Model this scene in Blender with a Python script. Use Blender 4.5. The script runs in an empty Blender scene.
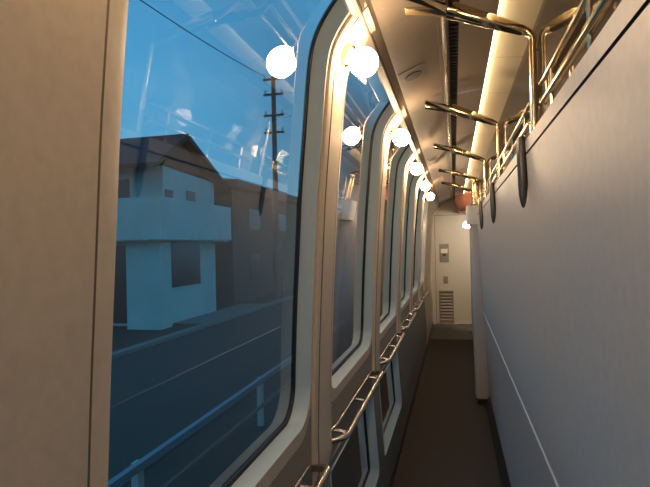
import bpy, bmesh, math, random
import numpy as np
from mathutils import Vector, Matrix
random.seed(4)
S = bpy.context.scene
C = S.collection
PI = math.pi

# ------------------------------------------------------------------ camera
F = 520.0; ROLL = 0.022
d = np.array([129.0, 0.5, F]); d /= np.linalg.norm(d)
up = np.array([-math.sin(ROLL), -math.cos(ROLL), 0.0]); up[2] = -(up[0]*d[0]+up[1]*d[1])/d[2]; up /= np.linalg.norm(up)
xr = -np.cross(up, d)
if xr[0] < 0: xr = -xr
M = np.stack([xr, d, up], 1)            # rows: image right, image down, forward in world axes
cd = bpy.data.cameras.new('camera'); cam = bpy.data.objects.new('camera', cd); C.objects.link(cam)
cd.sensor_width = 36; cd.lens = F/650*36; cd.clip_start = 0.02; cd.clip_end = 500
r, dn, fw = Vector(M[0]), Vector(M[1]), Vector(M[2])
mt = Matrix.Identity(4)
for i in range(3):
    mt[i][0] = r[i]; mt[i][1] = -dn[i]; mt[i][2] = -fw[i]
cam.matrix_world = mt
S.camera = cam
# ------------------------------------------------------------------ exposure, sky
S.view_settings.view_transform = 'Standard'; S.view_settings.look = 'None'
S.view_settings.gamma = 1; S.view_settings.use_curve_mapping = False
S.view_settings.exposure = 0.0
GLOBE_E = 78.0
STRIP_E = 12.0
SKY_E = 1.25
w = bpy.data.worlds.new('sky'); S.world = w; w.use_nodes = True
nt = w.node_tree; nt.nodes.clear()
out = nt.nodes.new('ShaderNodeOutputWorld'); bg = nt.nodes.new('ShaderNodeBackground')
tc = nt.nodes.new('ShaderNodeTexCoord'); sx = nt.nodes.new('ShaderNodeSeparateXYZ')
cr = nt.nodes.new('ShaderNodeValToRGB')
nt.links.new(tc.outputs['Generated'], sx.inputs[0]); nt.links.new(sx.outputs['Z'], cr.inputs[0])
e = cr.color_ramp.elements
e[0].position = 0.0; e[0].color = (.13, .36, .58, 1)
e[1].position = 0.75; e[1].color = (.05, .24, .50, 1)
k = cr.color_ramp.elements.new(0.3); k.color = (.085, .33, .62, 1)
nz = nt.nodes.new('ShaderNodeTexNoise'); nz.inputs['Scale'].default_value = 2.2; nz.inputs['Detail'].default_value = 3
mp = nt.nodes.new('ShaderNodeMapping'); mp.inputs['Scale'].default_value = (1, 1, 4)
nt.links.new(tc.outputs['Generated'], mp.inputs[0]); nt.links.new(mp.outputs[0], nz.inputs['Vector'])
mr = nt.nodes.new('ShaderNodeMapRange'); mr.inputs['From Min'].default_value = .45; mr.inputs['From Max'].default_value = .75
mr.inputs['To Min'].default_value = 0; mr.inputs['To Max'].default_value = .35
nt.links.new(nz.outputs[0], mr.inputs[0])
mx = nt.nodes.new('ShaderNodeMixRGB'); mx.inputs[2].default_value = (.22, .44, .66, 1)
nt.links.new(mr.outputs[0], mx.inputs[0]); nt.links.new(cr.outputs[0], mx.inputs[1])
nt.links.new(mx.outputs[0], bg.inputs[0]); bg.inputs[1].default_value = SKY_E
nt.links.new(bg.outputs[0], out.inputs[0])

ld = bpy.data.lights.new('added_end_fill', 'AREA'); ld.energy = 14; ld.size = .35; ld.color = (1, .86, .68)  # added fill light, no lamp behind it; brightens the end wall and door
lo = bpy.data.objects.new('added_end_fill', ld); C.objects.link(lo); lo.location = (.75, 8.9, .45); lo.rotation_euler = (math.radians(60), 0, math.radians(45))
# ------------------------------------------------------------------ materials
def mat(name, col, rough=.5, metal=0, spec=.5, noise=0, nscale=200, bump=0, emit=None, es=0):
    m = bpy.data.materials.new(name); m.use_nodes = True
    n = m.node_tree; b = n.nodes['Principled BSDF']
    b.inputs['Base Color'].default_value = (*col, 1); b.inputs['Roughness'].default_value = rough
    b.inputs['Metallic'].default_value = metal; b.inputs['Specular IOR Level'].default_value = spec
    if emit: b.inputs['Emission Color'].default_value = (*emit, 1); b.inputs['Emission Strength'].default_value = es
    if noise or bump:
        t = n.nodes.new('ShaderNodeTexCoord'); z = n.nodes.new('ShaderNodeTexNoise')
        z.inputs['Scale'].default_value = nscale; z.inputs['Detail'].default_value = 4
        n.links.new(t.outputs['Object'], z.inputs['Vector'])
        if noise:
            c = n.nodes.new('ShaderNodeValToRGB'); c.color_ramp.elements[0].position = .3; c.color_ramp.elements[1].position = .7
            c.color_ramp.elements[0].color = tuple(x*(1-noise) for x in col)+(1,)
            c.color_ramp.elements[1].color = tuple(min(1, x*(1+noise)) for x in col)+(1,)
            n.links.new(z.outputs[0], c.inputs[0]); n.links.new(c.outputs[0], b.inputs['Base Color'])
        if bump:
            p = n.nodes.new('ShaderNodeBump'); p.inputs['Strength'].default_value = bump; p.inputs['Distance'].default_value = .002
            n.links.new(z.outputs[0], p.inputs['Height']); n.links.new(p.outputs[0], b.inputs['Normal'])
    return m
def glass(name, tint, boost=1.0):
    m = bpy.data.materials.new(name); m.use_nodes = True; n = m.node_tree; n.nodes.clear()
    o = n.nodes.new('ShaderNodeOutputMaterial'); mxs = n.nodes.new('ShaderNodeMixShader')
    t = n.nodes.new('ShaderNodeBsdfTransparent'); t.inputs[0].default_value = (*tint, 1)
    g = n.nodes.new('ShaderNodeBsdfGlossy'); g.inputs['Roughness'].default_value = 0.0
    ge = n.nodes.new('ShaderNodeNewGeometry'); dt = n.nodes.new('ShaderNodeVectorMath'); dt.operation = 'DOT_PRODUCT'
    n.links.new(ge.outputs['Incoming'], dt.inputs[0]); n.links.new(ge.outputs['Normal'], dt.inputs[1])
    def mth(op, a, b=None):
        q = n.nodes.new('ShaderNodeMath'); q.operation = op; n.links.new(a, q.inputs[0])
        if b is not None: q.inputs[1].default_value = b
        return q
    ab = mth('ABSOLUTE', dt.outputs['Value']); su = mth('MULTIPLY_ADD', ab.outputs[0], -1.0); su.inputs[2].default_value = 1.0
    f = mth('POWER', su.outputs[0], 5.0); f = mth('MULTIPLY_ADD', f.outputs[0], .96); f.inputs[2].default_value = .04
    mu = n.nodes.new('ShaderNodeMath'); mu.operation = 'MULTIPLY'; mu.inputs[1].default_value = boost; mu.use_clamp = True
    n.links.new(f.outputs[0], mu.inputs[0]); n.links.new(mu.outputs[0], mxs.inputs[0])
    n.links.new(t.outputs[0], mxs.inputs[1]); n.links.new(g.outputs[0], mxs.inputs[2]); n.links.new(mxs.outputs[0], o.inputs[0])
    return m
m_pier = mat('cream_panel', (.72, .62, .50), .42, noise=.05, nscale=60)
m_seam = mat('panel_seam', (.20, .155, .12), .7)
m_wall = mat('grey_beige_laminate', (.27, .255, .22), .5, noise=.04, nscale=90)
m_lower = mat('grey_lower_laminate', (.21, .215, .20), .5, noise=.04, nscale=90)
m_frame = mat('painted_window_frame', (.52, .65, .70), .28, noise=.02, nscale=40)
m_gask = mat('black_rubber', (.008, .008, .008), .45)
m_glass = glass('window_glass', (.74, .92, .90), 2.5)
m_pglass = glass('clear_partition_glass', (.95, .95, .93), 1.1)
m_ceil = mat('beige_ceiling_panel', (.25, .205, .16), .42, noise=.03, nscale=50)
m_part = mat('speckled_partition_laminate', (.49, .47, .45), .45, noise=.05, nscale=50, bump=0)
m_line = mat('pale_joint', (.62, .62, .60), .4)
m_black = mat('black_slot', (.012, .010, .009), .5)
m_cream = mat('cream_vault', (.72, .62, .44), .5)
m_brown = mat('brown_wood_ceiling', (.25, .155, .10), .3, noise=.2, nscale=8)
m_ceil2 = mat('tan_ceiling_panel', (.50, .40, .30), .35)
m_bulk = mat('red_brown_wood', (.28, .10, .055), .4, noise=.15, nscale=12)
m_chrome = mat('chrome', (.75, .73, .70), .12, 1)
m_brass = mat('polished_brass', (.80, .64, .40), .10, 1)
m_dark = mat('dark_steel', (.13, .12, .11), .38, 1)
m_steel = mat('satin_steel', (.62, .56, .50), .25, 1)
m_carpet = mat('dark_brown_carpet', (.050, .043, .036), .95, noise=.35, nscale=220, bump=.6)
m_vinyl = mat('grey_vinyl_floor', (.10, .10, .095), .6, noise=.1, nscale=100)
m_skirt = mat('black_skirting', (.03, .03, .028), .4)
m_door = mat('cream_door_panel', (.66, .60, .50), .4, noise=.03, nscale=50)
m_plate = mat('grey_metal_plate', (.30, .27, .23), .45, .3)
m_white = mat('white_plastic', (.8, .78, .72), .4)
m_spk = mat('speaker_mesh', (.10, .085, .07), .6)
m_globe = mat('lit_opal_glass', (1, .95, .85), .3, emit=(1, .70, .42), es=GLOBE_E)
m_strip = mat('lit_strip', (1, 1, 1), .5, emit=(1, .78, .50), es=STRIP_E)
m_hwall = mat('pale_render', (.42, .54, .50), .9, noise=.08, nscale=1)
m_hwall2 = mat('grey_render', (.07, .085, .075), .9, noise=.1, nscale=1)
m_roof = mat('dark_tile_roof', (.02, .024, .03), .8)
m_hwin = mat('dark_house_window', (.02, .03, .04), .2)
m_road = mat('asphalt', (.022, .032, .028), .9, noise=.15, nscale=3)
m_grass = mat('trackside_ground', (.014, .02, .015), .95, noise=.3, nscale=2)
m_conc = mat('concrete', (.13, .17, .16), .9)
m_rail = mat('galvanised_rail', (.16, .24, .30), .5)
m_pole = mat('weathered_pole', (.13, .10, .09), .8)

# ------------------------------------------------------------------ helpers
def link(name, bm, m, parent=None, smooth=False, kind=None, label=None):
    me = bpy.data.meshes.new(name); bmesh.ops.recalc_face_normals(bm, faces=bm.faces) if smooth != 'keep' else None
    bm.to_mesh(me); bm.free()
    ms = m if isinstance(m, (list, tuple)) else [m]
    for x in ms: me.materials.append(x)
    if smooth:
        for p in me.polygons: p.use_smooth = True
        try: me.set_sharp_from_angle(angle=math.radians(35))
        except Exception: pass
    o = bpy.data.objects.new(name, me); C.objects.link(o)
    if parent: o.parent = parent
    if kind: o['kind'] = kind
    if label: o['label'] = label
    return o
def tag(o, label, cat, group=None):
    o['label'] = label; o['category'] = cat
    if group: o['group'] = group
    return o
def thing(name, label, cat, loc=(0, 0, 0), group=None):
    o = bpy.data.objects.new(name, None); C.objects.link(o); o.location = loc; o.empty_display_size = .05
    return tag(o, label, cat, group)
def copy_tree(o, parent=None):
    c = o.copy(); C.objects.link(c)
    if parent: c.parent = parent
    for ch in list(o.children): copy_tree(ch, c)
    return c
def box(bm, x0, x1, y0, y1, z0, z1, mi=0):
    v = [bm.verts.new((x, y, z)) for x in (x0, x1) for y in (y0, y1) for z in (z0, z1)]
    for f in ((0, 1, 3, 2), (4, 6, 7, 5), (0, 4, 5, 1), (2, 3, 7, 6), (0, 2, 6, 4), (1, 5, 7, 3)):
        bm.faces.new([v[i] for i in f]).material_index = mi
def tube(bm, pts, r, n=12, caps=True, mi=0):
    pts = [Vector(p) for p in pts]; rs = r if isinstance(r, (list, tuple)) else [r]*len(pts)
    rings = []; ref = None
    for i, p in enumerate(pts):
        t = (pts[min(i+1, len(pts)-1)]-pts[max(i-1, 0)]).normalized()
        if ref is None: ref = Vector((0, 0, 1)) if abs(t.z) < .9 else Vector((0, 1, 0))
        a = (ref - t*ref.dot(t)).normalized(); b = t.cross(a); ref = a
        rr = rs[i] if isinstance(rs[i], tuple) else (rs[i], rs[i])
        rings.append([bm.verts.new(p + a*math.cos(2*PI*j/n)*rr[0] + b*math.sin(2*PI*j/n)*rr[1]) for j in range(n)])
    for A, B in zip(rings, rings[1:]):
        for j in range(n): bm.faces.new((A[j], A[(j+1) % n], B[(j+1) % n], B[j])).material_index = mi
    if caps:
        bm.faces.new(rings[0][::-1]).material_index = mi; bm.faces.new(rings[-1]).material_index = mi
def bend(pts, rad, n=6):
    """round the corners of a polyline"""
    P = [Vector(p) for p in pts]; o = [P[0]]
    for a, b, c in zip(P, P[1:], P[2:]):
        u = (a-b); v = (c-b); q = min(rad, u.length*.49, v.length*.49); s = b+u.normalized()*q; t = b+v.normalized()*q
        for i in range(n+1):
            k = i/n; o.append(s*(1-k)**2 + b*2*k*(1-k) + t*k*k)
    o.append(P[-1]); return o
def sphere(bm, c, r, seg=32, rings=20, sc=(1, 1, 1)):
    bmesh.ops.create_uvsphere(bm, u_segments=seg, v_segments=rings, radius=r, matrix=Matrix.Translation(c) @ Matrix.Diagonal((*sc, 1)))
def lathe(bm, prof, axis_o, axis_d, n=28, caps=True):
    """prof: list of (distance along axis, radius)"""
    A = Vector(axis_d).normalized(); t = Vector((0, 0, 1)) if abs(A.z) < .9 else Vector((0, 1, 0))
    a = (t-A*t.dot(A)).normalized(); b = A.cross(a); R = []
    for h, rr in prof:
        R.append([bm.verts.new(Vector(axis_o)+A*h+(a*math.cos(2*PI*j/n)+b*math.sin(2*PI*j/n))*max(rr, 1e-4)) for j in range(n)])
    for p, q in zip(R, R[1:]):
        for j in range(n): bm.faces.new((p[j], p[(j+1) % n], q[(j+1) % n], q[j]))
    if caps: bm.faces.new(R[0][::-1]); bm.faces.new(R[-1])
def sweep_y(bm, prof, ys, mi=0, close=False):
    R = [[bm.verts.new((x, y, z)) for x, z in prof] for y in ys]
    n = len(prof)
    for A, B in zip(R, R[1:]):
        for j in range(n if close else n-1): bm.faces.new((A[j], A[(j+1) % n], B[(j+1) % n], B[j])).material_index = mi
    if close:
        bm.faces.new(R[0]).material_index = mi; bm.faces.new(R[-1][::-1]).material_index = mi

# ------------------------------------------------------------------ side wall profile (x of the glass plane against height)
GK = [(-1.5, -.464), (-1.3, -.456), (-1.15, -.452), (-.9, -.468), (-.75, -.477), (-.6, -.478), (-.5, -.475), (-.42, -.472), (-.3, -.467), (-.15, -.459), (0, -.449),
      (.14, -.440), (.23, -.432), (.34, -.421), (.47, -.409), (.56, -.398), (.61, -.386), (.661, -.361), (.71, -.325), (.75, -.290), (.80, -.245)]
gz = np.array([a for a, b in GK]); gx = np.array([b for a, b in GK])
zz = np.linspace(-1.5, .80, 461); xx = np.interp(zz, gz, gx)
ker = np.hanning(21); ker /= ker.sum(); xs = np.convolve(np.pad(xx, 10, mode='edge'), ker, 'valid'); xs[:11] = xx[:11]; xs[-11:] = xx[-11:]
dx = np.gradient(xs, zz)
def P(y, z, dd):
    x = float(np.interp(z, zz, xs)); g = float(np.interp(z, zz, dx)); L = math.hypot(1, g)
    return (x + dd/L, y, z - dd*g/L)           # inward normal (1, -dx/dz)
Y0 = 1.625; PITCH = 1.19
KS = list(range(-3, 5))                         # pier k at Y0 + PITCH*k ; bay k lies between pier k and k+1
pier_y = lambda k: Y0 + PITCH*k
Z_MID = -.735
def rr_loop(y0, y1, z0, z1, rb, rt, nside=56, nc=9):
    """rounded rectangle in (y,z), same point count whatever the size"""
    pts = []
    def arc(cy, cz, r, a0):
        for i in range(nc): a = a0 + PI/2*i/(nc-1); pts.append((cy+r*math.cos(a), cz+r*math.sin(a)))
    def seg(a, b):
        for i in range(1, nside): pts.append((a[0]+(b[0]-a[0])*i/nside, a[1]+(b[1]-a[1])*i/nside))
    arc(y1-rt, z1-rt, rt, 0); seg((y1-rt, z1), (y0+rt, z1)); arc(y0+rt, z1-rt, rt, PI/2); seg((y0, z1-rt), (y0, z0+rb))
    arc(y0+rb, z0+rb, rb, PI); seg((y0+rb, z0), (y1-rb, z0)); arc(y1-rb, z0+rb, rb, 3*PI/2); seg((y1, z0+rb), (y1, z1-rt))
    return pts
def bridge(bm, A, dA, B, dB, mi=0):
    a = [bm.verts.new(P(y, z, dA)) for y, z in A]; b = [bm.verts.new(P(y, z, dB)) for y, z in B]; n = len(a)
    for j in range(n):
        try: bm.faces.new((a[j], a[(j+1) % n], b[(j+1) % n], b[j])).material_index = mi
        except ValueError: pass
def pane_bm(bm, y0, y1, z0, z1, rb, rt, dd):
    """glass that follows the bend of the wall"""
    zs = [z0 + rb*(1-math.cos(PI/2*i/6)) for i in range(7)] + list(np.linspace(z0+rb, z1-rt, 40))[1:-1] + [z1-rt*(1-math.cos(PI/2*(6-i)/6)) for i in range(7)]
    rows = []
    for z in zs:
        ins = 0
        if z < z0+rb: ins = rb-math.sqrt(max(0, rb*rb-(z0+rb-z)**2))
        elif z > z1-rt: ins = rt-math.sqrt(max(0, rt*rt-(z-z1+rt)**2))
        rows.append((bm.verts.new(P(y0+ins, z, dd)), bm.verts.new(P(y1-ins, z, dd))))
    for (a, b), (c, e) in zip(rows, rows[1:]): bm.faces.new((a, b, e, c))
DW = .045
wallbm = bmesh.new()
wn = 0
for k in KS:
    c0, c1 = pier_y(k), pier_y(k+1)
    y0, y1 = c0+.148, c1-.165
    last = (k == KS[-1])
    for (z0, z1, rb, rt, cz0, cz1, lower) in ((-.490, .768, .085, .006, Z_MID, .80, False), (-1.15, -.815, .012, .012, -1.5, Z_MID, True)):
        cell = rr_loop(c0, c1, cz0, cz1, 1e-5, 1e-5)
        if lower and k >= 2:                    # plain panel below the farther windows
            for a_, b_ in zip(np.linspace(cz0, cz1, 12), np.linspace(cz0, cz1, 12)[1:]):
                wallbm.faces.new([wallbm.verts.new(P(yy, z_, DW)) for yy, z_ in ((c0, a_), (c1, a_), (c1, b_), (c0, b_))]).material_index = 1
            continue
        wn += 1
        gi = rr_loop(y0, y1, z0, z1, rb, rt)
        t = .009; go = rr_loop(y0-t, y1+t, z0-t, min(z1+t, .775), rb+t, rt)
        t = .034 if not lower else .040; bo = rr_loop(y0-t, y1+t, z0-t+(.014 if not lower else 0), min(z1+t, .785), rb+t*.5, rt)
        t2 = t+(.024 if not lower else .004); fo = rr_loop(y0-t2, y1+t2, z0-t2-(.006 if not lower else 0), min(z1+t2, .792), rb+t2*.6, rt)
        bridge(wallbm, cell, DW, fo, DW, 1 if lower else 0)
        fb = bmesh.new()
        TD = .048 if not lower else .049
        bridge(fb, fo, DW-.006, fo, DW, 1); bridge(fb, fo, DW, bo, TD, 1); bridge(fb, bo, TD, go, .004)
        if k < -2: fb.free(); continue
        wo = link('window_%d' % wn, fb, [m_frame, m_pier if not lower else m_frame], smooth=True, kind='structure')
        gb = bmesh.new(); bridge(gb, go, -.004, go, .008); bridge(gb, go, .008, gi, .006); bridge(gb, gi, .006, gi, .0)
        link('gasket', gb, m_gask, wo, smooth=True)
        pb = bmesh.new(); pane_bm(pb, y0-.003, y1+.003, z0-.003, z1+.003, rb, rt, .001)
        link('glass_pane', pb, m_glass, wo, smooth=True)
# plain wall beyond the last window
ya, yb = pier_y(KS[-1]+1), 9.95
zsamp = list(np.linspace(-1.5, Z_MID, 10)); zs2 = list(np.linspace(Z_MID, .8, 40))
for zl, mi in ((zsamp, 2), (zs2, 2)):
    rows = [[wallbm.verts.new(P(y, z, DW)) for z in zl] for y in (ya, yb)]
    for j in range(len(zl)-1): wallbm.faces.new((rows[0][j], rows[0][j+1], rows[1][j+1], rows[1][j])).material_index = mi
wl = link('wall_left', wallbm, [m_wall, m_lower, m_pier], smooth=True, kind='structure')
# seam along the wall below the rails
sb = bmesh.new()
for yy0 in (pier_y(-3),):
    a = [sb.verts.new(P(y, z, DW+.004)) for y in (yy0, ya) for z in (Z_MID-.008, Z_MID+.0)]
    b = [sb.verts.new(P(y, z, DW-.002)) for y in (yy0, ya) for z in (Z_MID-.008, Z_MID+.0)]
    sb.faces.new((a[0], a[1], a[3], a[2])); sb.faces.new((a[0], a[2], b[2], b[0])); sb.faces.new((a[1], b[1], b[3], a[3]))
link('ledge_seam', sb, m_wall, wl)
# piers: raised panels between the windows
tn = 0
def pier(yc, hw=.110, seam=.066, z0=-.735, z1=.76, dP=.062):
    global tn; tn += 1
    cs = [(-hw, DW-.01), (-hw, .055), (-hw+.006, .058)] + [(-hw+.016+(i/3)*(hw-.016-seam-.002), dP-.003+.003*math.sin(PI/2*i/3)) for i in range(4)]
    cs += [(-seam, dP-.003), (-seam+.002, dP)]
    cs = [(max(a, -hw) if abs(a) > seam+.003 else a-.016, b) for a, b in cs][:4] + [(-seam-.016, dP-.003), (-seam-.014, dP)] + [(-a, b) for a, b in cs[::-1]]
    zl = list(np.linspace(z0, .40, 30)) + list(np.linspace(.42, z1, 32))
    bm = bmesh.new(); R = []
    for z in zl: R.append([bm.verts.new(P(yc+a, z, b - (0.012 if z < -.70 else 0))) for a, b in cs])
    for A, B in zip(R, R[1:]):
        for j in range(len(cs)-1):
            f = bm.faces.new((A[j], A[j+1], B[j+1], B[j]))
            f.material_index = 1 if (cs[j][1] < dP-.002 or cs[j+1][1] < dP-.002) and abs(cs[j][0]-cs[j+1][0]) < .0025 and abs(cs[j][0]) < hw-.02 else 0
    bm.faces.new(R[0][::-1]); bm.faces.new(R[-1])
    return link('trim_%d' % tn, bm, [m_pier, m_seam], smooth=True, kind='structure')
for k in range(-2, 6): pier(pier_y(k))

# ------------------------------------------------------------------ cornice band, ceiling, light vault
Ya, Yb = -1.9, 9.95
tn += 1
bm = bmesh.new(); sweep_y(bm, [(-.284, .688), (-.277, .684), (-.2535, .694), (-.2505, .700), (-.258, .72), (-.30, .74)], [Ya, Yb], close=True)
link('trim_%d' % tn, bm, m_ceil, kind='structure')
tn += 1
bm = bmesh.new(); sweep_y(bm, [(-.2505, .7002), (-.249, .712), (-.249, .73), (-.27, .73)], [Ya, Yb], close=True)
link('trim_%d' % tn, bm, m_black, kind='structure')
def cz(x): return .742 + .39*(x+.228) if x < -.02 else .8231 + .20*(x+.02) - .35*(x+.02)**2
SLOT = (-.002, .038); RAILX = (-.038, -.008)
bm = bmesh.new()
prof = [(-.2485, .704), (-.244, .712)] + [(x, cz(x)) for x in np.linspace(-.228, SLOT[0], 12)]
ys = list(np.arange(1.79-1.19*3, Yb, 1.19)); edges = [Ya]+[y for y in ys if y > Ya]+[Yb]
for a, b in zip(edges, edges[1:]):
    g = .0015
    for pr in (prof, [(x, cz(x)) for x in np.linspace(SLOT[1], .176, 8)]):
        sweep_y(bm, pr, [a+g, b-g])
        pr2 = [(x, z+.006) for x, z in pr]
        sweep_y(bm, pr2, [a-.015, a+.015], 1)
# slot sides
for (xa, s) in ((SLOT[0], 0), (SLOT[1], 0)): sweep_y(bm, [(xa, cz(xa)), (xa, cz(xa)+.04)], [Ya, Yb], 1)
ceil = link('ceiling', bm, [m_ceil, m_seam], kind='structure')
bm = bmesh.new(); box(bm, SLOT[0], SLOT[1], Ya, Yb, cz(.02)+.02, cz(.02)+.03)
for i in range(150):
    y = 1.0+i*.04; box(bm, SLOT[0]+.004, SLOT[1]-.004, y, y+.012, cz(.02)+.016, cz(.02)+.02)
link('track_slot', bm, m_black, ceil)
bm = bmesh.new(); xm = (RAILX[0]+RAILX[1])/2
tube(bm, [(xm+.006, Ya, cz(xm)-.008), (xm+.006, Yb-.02, cz(xm)-.008)], .009)
link('track_rail', bm, m_chrome, ceil)
bm = bmesh.new(); box(bm, RAILX[0]-.004, RAILX[0], Ya, Yb, cz(RAILX[0])-.003, cz(RAILX[0])+.002)
link('track_edge', bm, m_seam, ceil)
# recessed light vault right of the lip
VL, VR = .176, .343
tn += 1
bm = bmesh.new(); zl = cz(VL)
vp = [(VL, zl), (VL, zl+.034)] + [(VL + (VR-VL)*t, zl + .034 - .014*t) for t in np.linspace(.08, 1, 12)]
sweep_y(bm, vp, [Ya, 9.3])
for y in np.arange(1.79-.4-1.19*2, 9.3, .595):
    sweep_y(bm, [(x, z-.0015) for x, z in vp[1:]], [y, y+.003], 1)
link('trim_%d' % tn, bm, [m_cream, m_seam], kind='structure')
st = bmesh.new(); box(st, VL+.001, VL+.006, Ya+.1, 9.2, zl+.008, zl+.030)
o = link('light_strip', st, m_strip); tag(o, 'long glowing warm light strip hidden in the ceiling cove', 'strip light')
# compartment ceiling beyond the vault
tn += 1
bm = bmesh.new()
zr = vp[-1][1]
sweep_y(bm, [(VR, zr), (.41, zr+.006), (.475, zr+.004)], [Ya, 9.3])
link('trim_%d' % tn, bm, m_brown, smooth=True, kind='structure')
tn += 1
bm = bmesh.new()
sweep_y(bm, [(.475, zr+.004), (.9, zr+.03), (1.4, zr+.02), (1.75, zr-.1), (1.9, zr-.3), (1.95, -.6), (1.95, -1.5)], [Ya, 9.95])
wf = link('wall_outer', bm, m_ceil2, smooth=True, kind='structure')
# ------------------------------------------------------------------ floor
bm = bmesh.new(); box(bm, -.46, 1.95, Ya, 8.4, -1.54, -1.5); fl = link('floor', bm, m_carpet, kind='structure')
bm = bmesh.new(); box(bm, -.46, 1.95, 8.4, 10.0, -1.54, -1.497); link('vinyl_threshold', bm, m_vinyl, fl)
bm = bmesh.new(); sweep_y(bm, [(-.423, -1.5), (-.405, -1.5), (-.413, -1.455), (-.420, -1.45)], [Ya, Yb], close=True)
link('baseboard_left', bm, m_skirt, kind='structure')

# ------------------------------------------------------------------ partition on the right
wx = lambda z: .2217 - .046*z
PE = 5.02                                       # far end of the partition
zs0, zs1, ztop, zbot = .2545, .2615, .300, -1.40
seam_z = -.64
bm = bmesh.new()
def pstrip(za, zb, off=0, mi=0, y0=Ya, y1=PE): sweep_y(bm, [(wx(za)+off, za), (wx(zb)+off, zb)], [y0, y1], mi)
pstrip(zbot, seam_z-.0022); sweep_y(bm, [(wx(seam_z)+.001, seam_z-.0022), (wx(seam_z)-.004, seam_z-.0020), (wx(seam_z), seam_z+.0022)], [Ya, PE], 2); pstrip(seam_z+.0022, zs0)
pstrip(zs0, zs1, .008, 1); pstrip(zs1, ztop-.004)
sweep_y(bm, [(wx(zs0), zs0), (wx(zs0)+.008, zs0)], [Ya, PE], 1); sweep_y(bm, [(wx(zs1), zs1), (wx(zs1)+.008, zs1)], [Ya, PE], 1)
sweep_y(bm, [(wx(ztop-.004), ztop-.004), (wx(ztop)+.004, ztop), (.330, ztop), (.335, ztop-.004), (.335, -1.5)], [Ya, PE])
# far end cap
v = [bm.verts.new((x, PE, z)) for x, z in ((wx(zbot), zbot), (wx(ztop), ztop-.002), (.335, ztop-.002), (.335, zbot))]; bm.faces.new(v)
link('wall_right', bm, [m_part, m_black, m_line], kind='structure')
bm = bmesh.new(); sweep_y(bm, [(wx(-1.4)+.004, -1.398), (wx(-1.4)-.006, -1.41), (.262, -1.47), (.250, -1.5), (.30, -1.5)], [Ya, PE], close=True)
link('baseboard_right', bm, m_skirt, smooth=True, kind='structure')

# pillar at the end of the partition
tn += 1
def rr(x0, x1, y0, y1, rad, n=6, sh=0):
    o = []
    for cx, cy, a0 in ((x1-rad, y1-rad, 0), (x0+rad, y1-rad, PI/2), (x0+rad, y0+rad, PI), (x1-rad, y0+rad, 3*PI/2)):
        for i in range(n+1): a = a0+PI/2*i/n; o.append((cx+rad*math.cos(a)+sh, cy+rad*math.sin(a)))
    return o
def prism(bm, lo, hi, z0, z1):
    A = [bm.verts.new((x, y, z0)) for x, y in lo]; B = [bm.verts.new((x, y, z1)) for x, y in hi]; n = len(A)
    for j in range(n): bm.faces.new((A[j], A[(j+1) % n], B[(j+1) % n], B[j]))
    bm.faces.new(A[::-1]); bm.faces.new(B)
bm = bmesh.new()
prism(bm, rr(.165, .300, 5.03, 5.24, .035), rr(.165, .300, 5.03, 5.24, .035, sh=-.016), -1.44, .18)
pil = link('trim_%d' % tn, bm, m_part, smooth=True, kind='structure')
bm = bmesh.new(); prism(bm, rr(.182, .295, 5.04, 5.23, .03), rr(.182, .295, 5.04, 5.23, .03), -1.5, -1.44); link('pillar_foot', bm, m_dark, pil)
bm = bmesh.new(); prism(bm, rr(.122, .300, 5.005, 5.265, .04), rr(.118, .296, 5.005, 5.265, .04), .18, .335)
prism(bm, rr(.120, .296, 5.0, 5.26, .045), rr(.120, .296, 5.0, 5.26, .045), .337, .352)
link('pillar_cap', bm, m_white, pil, smooth=True)

# ------------------------------------------------------------------ far end wall and door
yE = 9.95
bm = bmesh.new()
box(bm, -.50, -.350, yE, yE+.05, -1.5, .86); box(bm, -.350, .30, yE, yE+.05, .545, .98); box(bm, .30, 1.95, yE, yE+.05, -1.5, .98)
link('wall_end', bm, m_door, kind='structure')
bm = bmesh.new(); box(bm, -.3505, .3005, yE+.004, yE+.045, -1.5, .5455)
for f in bm.faces: f.material_index = 1
box(bm, -.342, .292, yE-.004, yE+.006, -1.475, .536)
dr = link('door_1', bm, [m_door, m_seam], kind='structure')
bm = bmesh.new(); box(bm, -.262, -.098, yE-.014, yE-.004, -.335, .005); link('control_plate', bm, m_plate, dr)
bm = bmesh.new(); box(bm, -.242, -.118, yE-.022, yE-.014, -.165, -.085); link('white_display', bm, m_white, dr)
bm = bmesh.new(); box(bm, -.205, -.155, yE-.022, yE-.014, -.215, -.185); link('button', bm, m_black, dr)
bm = bmesh.new(); box(bm, -.205, -.125, yE-.012, yE-.004, -.73, -.60); link('door_handle_recess', bm, m_plate, dr)
bm = bmesh.new()
x0, x1, z0, z1 = -.290, -.030, -1.46, -.865
box(bm, x0, x0+.02, yE-.014, yE-.004, z0, z1); box(bm, x1-.02, x1, yE-.014, yE-.004, z0, z1); box(bm, x0, x1, yE-.014, yE-.004, z0, z0+.03); box(bm, x0, x1, yE-.014, yE-.004, z1-.03, z1)
box(bm, x0+.02, x1-.02, yE-.0055, yE-.0045, z0+.03, z1-.03, 1)
for i in range(9):
    z = z0+.045+i*.058
    vs = [bm.verts.new(p) for p in ((x0+.02, yE-.004, z+.034), (x1-.02, yE-.004, z+.034), (x1-.02, yE-.022, z), (x0+.02, yE-.022, z))]; bm.faces.new(vs)
link('vent_grille', bm, [m_plate, m_seam], dr)
bm = bmesh.new(); box(bm, -.34, .29, yE-.06, yE-.005, -1.497, -1.475); link('door_sill', bm, m_steel, dr)
tn += 1
bm = bmesh.new()   # red-brown header hanging at the end of the seating side
A = [(.035, .93), (.035, .72), (.075, .60), (.10, .565), (.14, .555), (.62, .555), (.62, .93)]
a = [bm.verts.new((x, 9.2, z)) for x, z in A]; b = [bm.verts.new((x, 9.9, z)) for x, z in A]; n = len(A)
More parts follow.
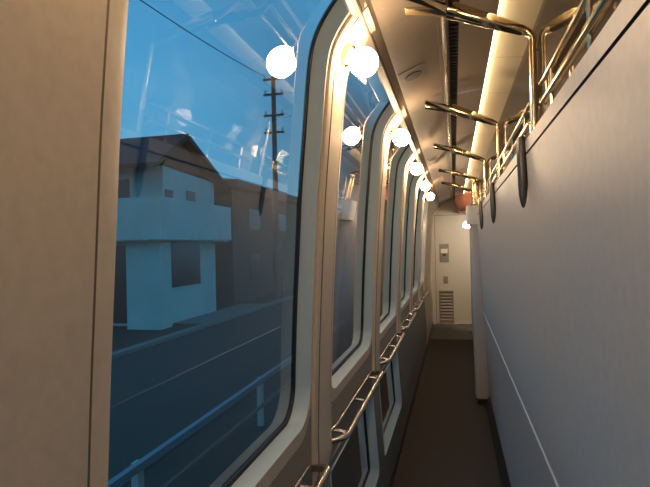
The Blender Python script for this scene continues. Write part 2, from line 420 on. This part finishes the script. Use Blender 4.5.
bm.faces.new(a); bm.faces.new(b[::-1])
for j in range(n): bm.faces.new((a[j], b[j], b[(j+1) % n], a[(j+1) % n]))
link('trim_%d' % tn, bm, m_bulk, kind='structure')
# wall behind the photographer
bm = bmesh.new(); box(bm, -.55, 1.95, Ya-.05, Ya, -1.5, 1.0); link('wall_back', bm, m_door, kind='structure')

# ------------------------------------------------------------------ globe wall lamps on the piers
ORD = ['nearest', 'second', 'third', 'fourth', 'fifth']
def lamp_parts(t, g0, dr_):
    """t: root Empty at the wall, dr_ the outward direction, g0: distance of the globe centre"""
    D = Vector(dr_).normalized()
    bm = bmesh.new(); lathe(bm, [(-.020, .036), (.010, .036), (.014, .030), (.017, .018), (.02, .014)], (0, 0, 0), D); link('base', bm, m_brass, t, smooth=True)
    bm = bmesh.new(); lathe(bm, [(.010, .012), (.018, .012), (.020, .020), (g0-.038, .022), (g0-.036, .018)], (0, 0, 0), D); link('socket', bm, m_brass, t, smooth=True)
    bm = bmesh.new(); sphere(bm, D*g0, .046); link('globe', bm, m_globe, t, smooth=True)
LX, LZ = -.312, .601
lp = None
for k in range(-2, 5):
    y = Y0-.02+PITCH*k
    if k in (-2, -1): lab = 'lit round opal wall lamp on the pier beside the photographer'
    else: lab = '%s of the lit round opal globe lamps on the window piers' % ORD[k] if k else 'nearest and largest lit round opal globe lamp, on the first window pier'
    if lp is None:
        lp = thing('globe_wall_lamp', lab, 'wall lamp', (LX, y, LZ), 'globe lamps on the window piers'); lamp_parts(lp, .058, (.061, 0, -.032)); t = lp
    else: t = copy_tree(lp)
    t.location = (LX, y, LZ); t['label'] = lab
t = thing('globe_wall_lamp', 'small lit globe lamp low beyond the pillar, in front of the end door', 'wall lamp', (.262, 7.0, .243)); lamp_parts(t, .094, (-1, 0, 0))
tn += 1
bm = bmesh.new(); box(bm, .2625, .335, 6.6, 9.2, -1.5, .60); link('wall_right_far', bm, m_part, kind='structure')

# ------------------------------------------------------------------ brass post with arm, over the partition
ZP = .301
def make_post():
    t = thing('brass_arm_post', '', 'post', (.235, 1.62, ZP), 'brass posts with ceiling arms along the partition')
    h = .612-ZP
    bm = bmesh.new()
    path = bend([(0, 0, 0), (0, 0, h), (-.06, 0, h+.027)], .026, 8)
    tube(bm, path, .0115, 16); lathe(bm, [(0, .0125), (.006, .0125), (.008, .0118)], (0, 0, 0), (0, 0, 1), 20); link('pole', bm, m_brass, t, smooth=True)
    bm = bmesh.new()
    a0 = Vector((-.016, 0, h+.006)); a1 = Vector((-.222, 0, h+.094))
    tube(bm, [a0, a0.lerp(a1, .04), a0.lerp(a1, .5), a0.lerp(a1, .96), a1], [.011, (.015, .014), (.022, .018), (.026, .021), .020], 20); link('arm', bm, m_brass, t, smooth=True)
    bm = bmesh.new(); tube(bm, [a1+Vector((.01, 0, -.004)), a1+Vector((-.014, 0, .004))], [.0265, .0265], 20); link('collar', bm, m_brass, t, smooth=True)
    for s, dy in ((1, .035), (-1, -.075)):
        bm = bmesh.new(); e0 = a1+Vector((-.004, .006*s, 0)); e1 = Vector((-.365, dy, h+.128))
        tube(bm, [e0, e1], [(.016, .013), (.012, .017)], 4); link('prong', bm, m_brass, t)
    # pointed dark plate that carries the post on the corridor side of the partition
    bm = bmesh.new(); R = []
    for z_, hx, hy in ((.010, .010, .009), (.004, .0135, .011), (-.06, .0140, .012), (-.13, .0135, .012), (-.165, .0115, .010), (-.185, .008, .008), (-.196, .0045, .004), (-.200, .001, .001)):
        X = .1985-.235 + (.0015 if z_ < -.1 else 0)
        R.append([bm.verts.new((X + hx*math.sin(2*PI*j/20), hy*math.cos(2*PI*j/20), z_)) for j in range(20)])
    for A, B in zip(R, R[1:]):
        for j in range(20): bm.faces.new((A[j], A[(j+1) % 20], B[(j+1) % 20], B[j]))
    bm.faces.new(R[0]); bm.faces.new(R[-1][::-1])
    link('mounting_blade', bm, m_dark, t, smooth=True)
    for z_ in (.10, .16, .26):
        bm = bmesh.new(); tube(bm, [(.006, 0, z_), (.0122, 0, z_)], .006, 12); link('glass_clamp', bm, m_dark, t, smooth=True)
    return t
post = make_post()
for k in range(-1, 5):
    t = post if k == -1 else copy_tree(post)
    y = 1.62+PITCH*k
    x = .235
    t.location = (x if k < 3 else .150, y, ZP if k < 3 else .301)
    if k == 3: t.location = (.235, y, .3535); t.scale = (1, 1, .84)
    if k == 4: t.location = (.235, y, ZP)
    if k >= 3:
        for ch in [c for c in t.children if c.name.startswith('mounting_blade')]: bpy.data.objects.remove(ch)
    t['label'] = 'polished brass post on the partition, beside the photographer' if k < 0 else 'polished brass post with forked ceiling arm, %s along the partition' % ORD[k]
# support wall for the last two posts: short low partition continuing behind the pillar
tn += 1
bm = bmesh.new(); box(bm, .2215, .335, 5.27, 6.6, -1.5, .300); link('wall_right_near_pillar', bm, m_part, kind='structure')

# glass screens and brass rails between posts
def make_rail(L):
    t = thing('brass_rail', '', 'rail', (.230, 0, ZP), 'brass rails on top of the partition')
    bm = bmesh.new(); tube(bm, bend([(0, 0, .056), (0, L-.05, .056)], .01), .0105, 16); lathe(bm, [(0, .0125), (.012, .0125)], (0, L-.056, .056), (0, 1, 0), 16); link('lower_rail', bm, m_brass, t, smooth=True)
    bm = bmesh.new(); tube(bm, [(0, 0, .112), (0, L, .112)], .0065, 12); link('upper_rail', bm, m_brass, t, smooth=True)
    for f in (.14, .5, .86):
        bm = bmesh.new(); tube(bm, [(0, L*f, 0), (0, L*f, .112)], .005, 10); lathe(bm, [(0, .013), (.005, .013)], (0, L*f, 0), (0, 0, 1), 14); link('standoff', bm, m_brass, t, smooth=True)
    return t
rl = make_rail(.99)
for k in range(-1, 4):
    y0_ = 1.62+PITCH*(k-1)+.03
    if k == 3: 
        pass
    t = rl if k == -1 else copy_tree(rl)
    t.location = (.230, y0_, ZP)
    t['label'] = {-1: 'brass double rail on the partition beside the photographer', 0: 'nearest brass double rail on the partition top, running out of the photo at upper right'}.get(k, 'brass double rail between the %s and %s brass posts' % (ORD[max(k-1, 0)], ORD[max(k, 0)]))
gp = None
for k in range(-1, 3):
    ya_, yb_ = 1.62+PITCH*(k-1)+.02, 1.62+PITCH*k-.0+.02
    bm = bmesh.new(); box(bm, .2480, .2515, ya_+.006, yb_-.006, ZP+.001, .65)
    o = link('glass_screen', bm, m_pglass)
    tag(o, {-1: 'clear glass screen on the partition beside the photographer', 0: 'clear glass screen on the partition ending at the nearest brass post'}.get(k, 'clear glass screen between the %s and %s brass posts' % (ORD[max(k-1, 0)], ORD[max(k, 0)])), 'glass screen', 'glass screens on the partition')
# brass lantern-like cage on the pillar
t = thing('brass_pillar_fitting', 'cylindrical polished brass fitting standing on the end pillar', 'fitting', (.235, 5.19, .352))
bm = bmesh.new(); lathe(bm, [(0, .017), (0, .058), (.012, .058), (.02, .048), (.03, .044), (.03, .017), (0, .017)], (0, 0, 0), (0, 0, 1), caps=False); link('base', bm, m_brass, t, smooth=True)
for i in range(6):
    a = i*PI/3; bm = bmesh.new(); tube(bm, [(.040*math.cos(a), .040*math.sin(a), .02), (.040*math.cos(a), .040*math.sin(a), .24)], .011, 12); link('bar', bm, m_brass, t, smooth=True)
bm = bmesh.new(); lathe(bm, [(.20, .034), (.235, .052), (.250, .054), (.256, .046), (.20, .020), (.20, .034)], (0, 0, 0), (0, 0, 1), caps=False); link('top_ring', bm, m_brass, t, smooth=True)

# ------------------------------------------------------------------ steel grab shelves below the windows
def make_shelf():
    t = thing('rail_shelf', '', 'rail', (0, 0, 0), 'steel rail shelves under the windows')
    W0 = lambda z: P(0, z, DW)[0]
    bm = bmesh.new()
    a = (-.430, .116, -.668); b = (-.375, .132, -.656); c = (-.375, 1.065, -.656); e_ = (-.432, 1.083, -.668)
    tube(bm, bend([a, b, c, e_], .022, 6), .0115, 14); link('outer_bar', bm, m_steel, t, smooth=True)
    bm = bmesh.new(); tube(bm, bend([(-.434, .15, -.645), (-.424, .18, -.638), (-.424, 1.02, -.638), (-.434, 1.05, -.645)], .02), .0042, 10); link('bar_reflection', bm, m_steel, t, smooth=True)  # thin solid bar standing in for the outer bar's reflection in the wall panel
    for y in (.17, .55, .92):
        bm = bmesh.new(); tube(bm, [(-.377, y, -.655), (-.434, y, -.648)], [(.007, .011)]*2, 10); link('slat', bm, m_steel, t, smooth=True)
    return t
sh = None
for k in range(-1, 5):
    yb_ = pier_y(k)
    if sh is None: sh = make_shelf(); t = sh
    else: t = copy_tree(sh)
    t.location = (0, yb_, 0)
    n = k+1
    t['label'] = ['curved steel rail shelf at the bottom edge of the photo, nearest of its row', 'steel rail shelf under the second window from the photographer', 'steel rail shelf under the third window, third of its row',
                  'steel rail shelf under the fourth window, fourth of its row', 'steel rail shelf under the fifth window, fifth of its row', 'steel rail shelf under the sixth and last window',
                  'farthest steel rail shelf, on the plain wall near the end door'][n]
    if k == 5: t.location = (0, yb_+.02, 0)

# ceiling loudspeakers
def speaker(y, lab):
    t = thing('ceiling_speaker', lab, 'speaker', (-.162, y, cz(-.162)), 'loudspeakers in the corridor ceiling')
    s = math.atan(.39); t.rotation_euler = (0, -s, 0)
    bm = bmesh.new(); box(bm, -.062, .062, -.095, .095, -.0030, .003); link('panel', bm, m_ceil, t)
    bm = bmesh.new(); lathe(bm, [(0, .040), (.003, .040), (.0035, .036)], (0, 0, -.0022), (0, 0, -1), 28)
    for v in bm.verts: v.co.x *= 1.0; v.co.y *= 1.1
    link('grille', bm, m_spk, t)
    for yy in (-.075, .075):
        bm = bmesh.new(); lathe(bm, [(0, .003), (.0015, .003)], (0, yy, -.002), (0, 0, -1), 10); link('screw', bm, m_dark, t)
speaker(2.38, 'oval loudspeaker grille in the sloping ceiling, nearer one, beside the nearest arm')
speaker(4.76, 'oval loudspeaker grille in the sloping ceiling, farther and smaller one')

# ------------------------------------------------------------------ outside
GZ = -2.6
bm = bmesh.new(); box(bm, -60, 30, -40, 140, GZ-.3, GZ); link('ground', bm, m_grass, kind='structure')
bm = bmesh.new(); box(bm, -8.0, -3.6, -20, 120, GZ, GZ+.02); o = link('road', bm, m_road, kind='structure')
bm = bmesh.new(); box(bm, -8.25, -8.0, -20, 120, GZ, GZ+.12); link('kerb', bm, m_conc, kind='structure')
bm = bmesh.new(); box(bm, -9.6, -8.3, 16.4, 22.5, GZ, GZ+.05); link('driveway', bm, m_conc, kind='structure')
t = thing('guard_rail', 'pale blue-grey guard rail running along the track outside the window', 'guard rail', (-2.75, 0, GZ))
bm = bmesh.new(); box(bm, -.03, .03, -3, 40, .66, .73); link('top_beam', bm, m_rail, t)
bm = bmesh.new(); box(bm, -.02, .02, -3, 40, .30, .34); link('lower_beam', bm, m_pole, t)
for i in range(14):
    bm = bmesh.new(); y = -2+i*3.05; box(bm, -.10, -.03, y, y+.09, 0, .70); link('post', bm, m_hwall, t)
# house with the white balcony
H = thing('house', 'two-storey pale house with wide white balcony and dark gabled roof', 'house', (-12.5, 17.6, GZ))
def hb(name, m, *bx, parent=H):
    bm = bmesh.new(); ox, oy, oz = -12.5, 17.6, GZ
    for b in bx: box(bm, b[0]-ox, b[1]-ox, b[2]-oy, b[3]-oy, b[4]-oz, b[5]-oz)
    return link(name, bm, m, parent)
hb('wall', m_hwall, (-18, -9.6, 15.9, 19.8, GZ, 2.9))
hb('balcony', m_hwall, (-18, -9.0, 14.7, 14.85, .35, 1.72), (-9.15, -9.0, 14.85, 20.1, .35, 1.72), (-18, -9.15, 14.85, 20.1, .30, .50))
hb('corner_wall', m_hwall, (-10.6, -9.35, 15.2, 15.9, GZ, .35))
for b in ((-9.6, -9.56, 16.35, 18.4, -1.3, .28), (-9.6, -9.56, 16.0, 16.5, .6, 2.1), (-9.6, -9.56, 17.5, 18.1, .6, 2.2), (-14.5, -10.7, 15.85, 15.9, -2.5, .2), (-14.6, -12.0, 15.85, 15.9, .5, 2.4), (-11.4, -10.9, 15.85, 15.9, .6, 2.5)):
    hb('window', m_hwin, b)
bm = bmesh.new(); Rf = [(14.9, 2.7), (17.0, 4.0), (20.6, 2.4), (20.6, 2.55), (17.0, 4.2), (14.9, 2.85)]
a = [bm.verts.new((-19+12.5, y-17.6, z-GZ)) for y, z in Rf]; b = [bm.verts.new((-9.2+12.5, y-17.6, z-GZ)) for y, z in Rf]
for j in range(6): bm.faces.new((a[j], a[(j+1) % 6], b[(j+1) % 6], b[j]))
bm.faces.new(a[::-1]); bm.faces.new(b)
v = [bm.verts.new((-9.6+12.5, y-17.6, z-GZ)) for y, z in ((15.9, 2.9), (17.0, 4.0), (19.8, 2.75))]; bm.faces.new(v)
link('roof', bm, m_roof, H)
H2 = thing('house', 'dark grey house with flat dark roof to the right of the balcony house', 'house', (-14, 28, GZ))
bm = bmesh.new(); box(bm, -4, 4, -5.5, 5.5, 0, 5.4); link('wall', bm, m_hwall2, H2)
bm = bmesh.new(); box(bm, -4.6, 4.6, -6.2, 6.2, 5.4, 5.75)
A = [bm.verts.new(p) for p in ((-4.6, -6.2, 5.75), (4.6, -6.2, 5.75), (4.6, 6.2, 5.75), (-4.6, 6.2, 5.75), (0, -2, 6.7), (0, 2, 6.7))]
for f in ((0, 1, 4), (1, 2, 5, 4), (2, 3, 5), (3, 0, 4, 5)): bm.faces.new([A[i] for i in f])
link('roof', bm, m_roof, H2)
for b in ((4.0, 4.03, -3.5, -2, 1, 2.3), (4.0, 4.03, 0, 1.5, 1, 2.3), (4.0, 4.03, -3.5, -2, 3.6, 4.6), (4.0, 4.03, 1, 2.5, 3.6, 4.6)):
    bm = bmesh.new(); box(bm, *b); link('window', bm, m_hwin, H2)
for i, (y, hh) in enumerate(((42, 6.2), (58, 6.8))):
    T = thing('house', ['distant dark house with hipped roof beyond the grey house', 'farthest dark house down the road'][i], 'house', (-14, y, GZ))
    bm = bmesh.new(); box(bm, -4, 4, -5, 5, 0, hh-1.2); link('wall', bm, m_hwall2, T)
    bm = bmesh.new(); z_ = hh-1.2
    A = [bm.verts.new(p) for p in ((-4.6, -5.6, z_), (4.6, -5.6, z_), (4.6, 5.6, z_), (-4.6, 5.6, z_), (0, -2, hh), (0, 2, hh))]
    for f in ((0, 1, 4), (1, 2, 5, 4), (2, 3, 5), (3, 0, 4, 5), (3, 2, 1, 0)): bm.faces.new([A[q] for q in f])
    link('roof', bm, m_roof, T)
# utility pole and wires
U = thing('utility_pole', 'brown utility pole with short crossarms seen against the evening sky', 'utility pole', (-9.0, 25.8, GZ))
bm = bmesh.new(); tube(bm, [(0, 0, 0), (0, 0, 11.8)], [.17, .11], 14); link('pole', bm, m_pole, U, smooth=True)
for z_ in (8.6, 9.5, 10.6, 11.4):
    bm = bmesh.new(); box(bm, -.55, .55, -.05, .05, z_, z_+.1); link('crossarm', bm, m_pole, U)
    for x_ in (-.45, .45):
        bm = bmesh.new(); lathe(bm, [(0, .05), (.16, .06), (.2, .03)], (x_, 0, z_+.1), (0, 0, 1), 10); link('insulator', bm, m_white, U)
def wire(a, b, sag, lab):
    A, B = Vector(a), Vector(b); pts = []
    for i in range(25):
        s = i/24; p = A.lerp(B, s); p.z -= sag*4*s*(1-s); pts.append(p)
    bm = bmesh.new(); tube(bm, pts, .02, 6); o = link('power_line', bm, m_black, smooth=True); tag(o, lab, 'cable')
wire((-9.4, 25.62, 8.98), (-9.3, -8, 8.3), 1.0, 'dark overhead cable crossing the evening sky to the pole')
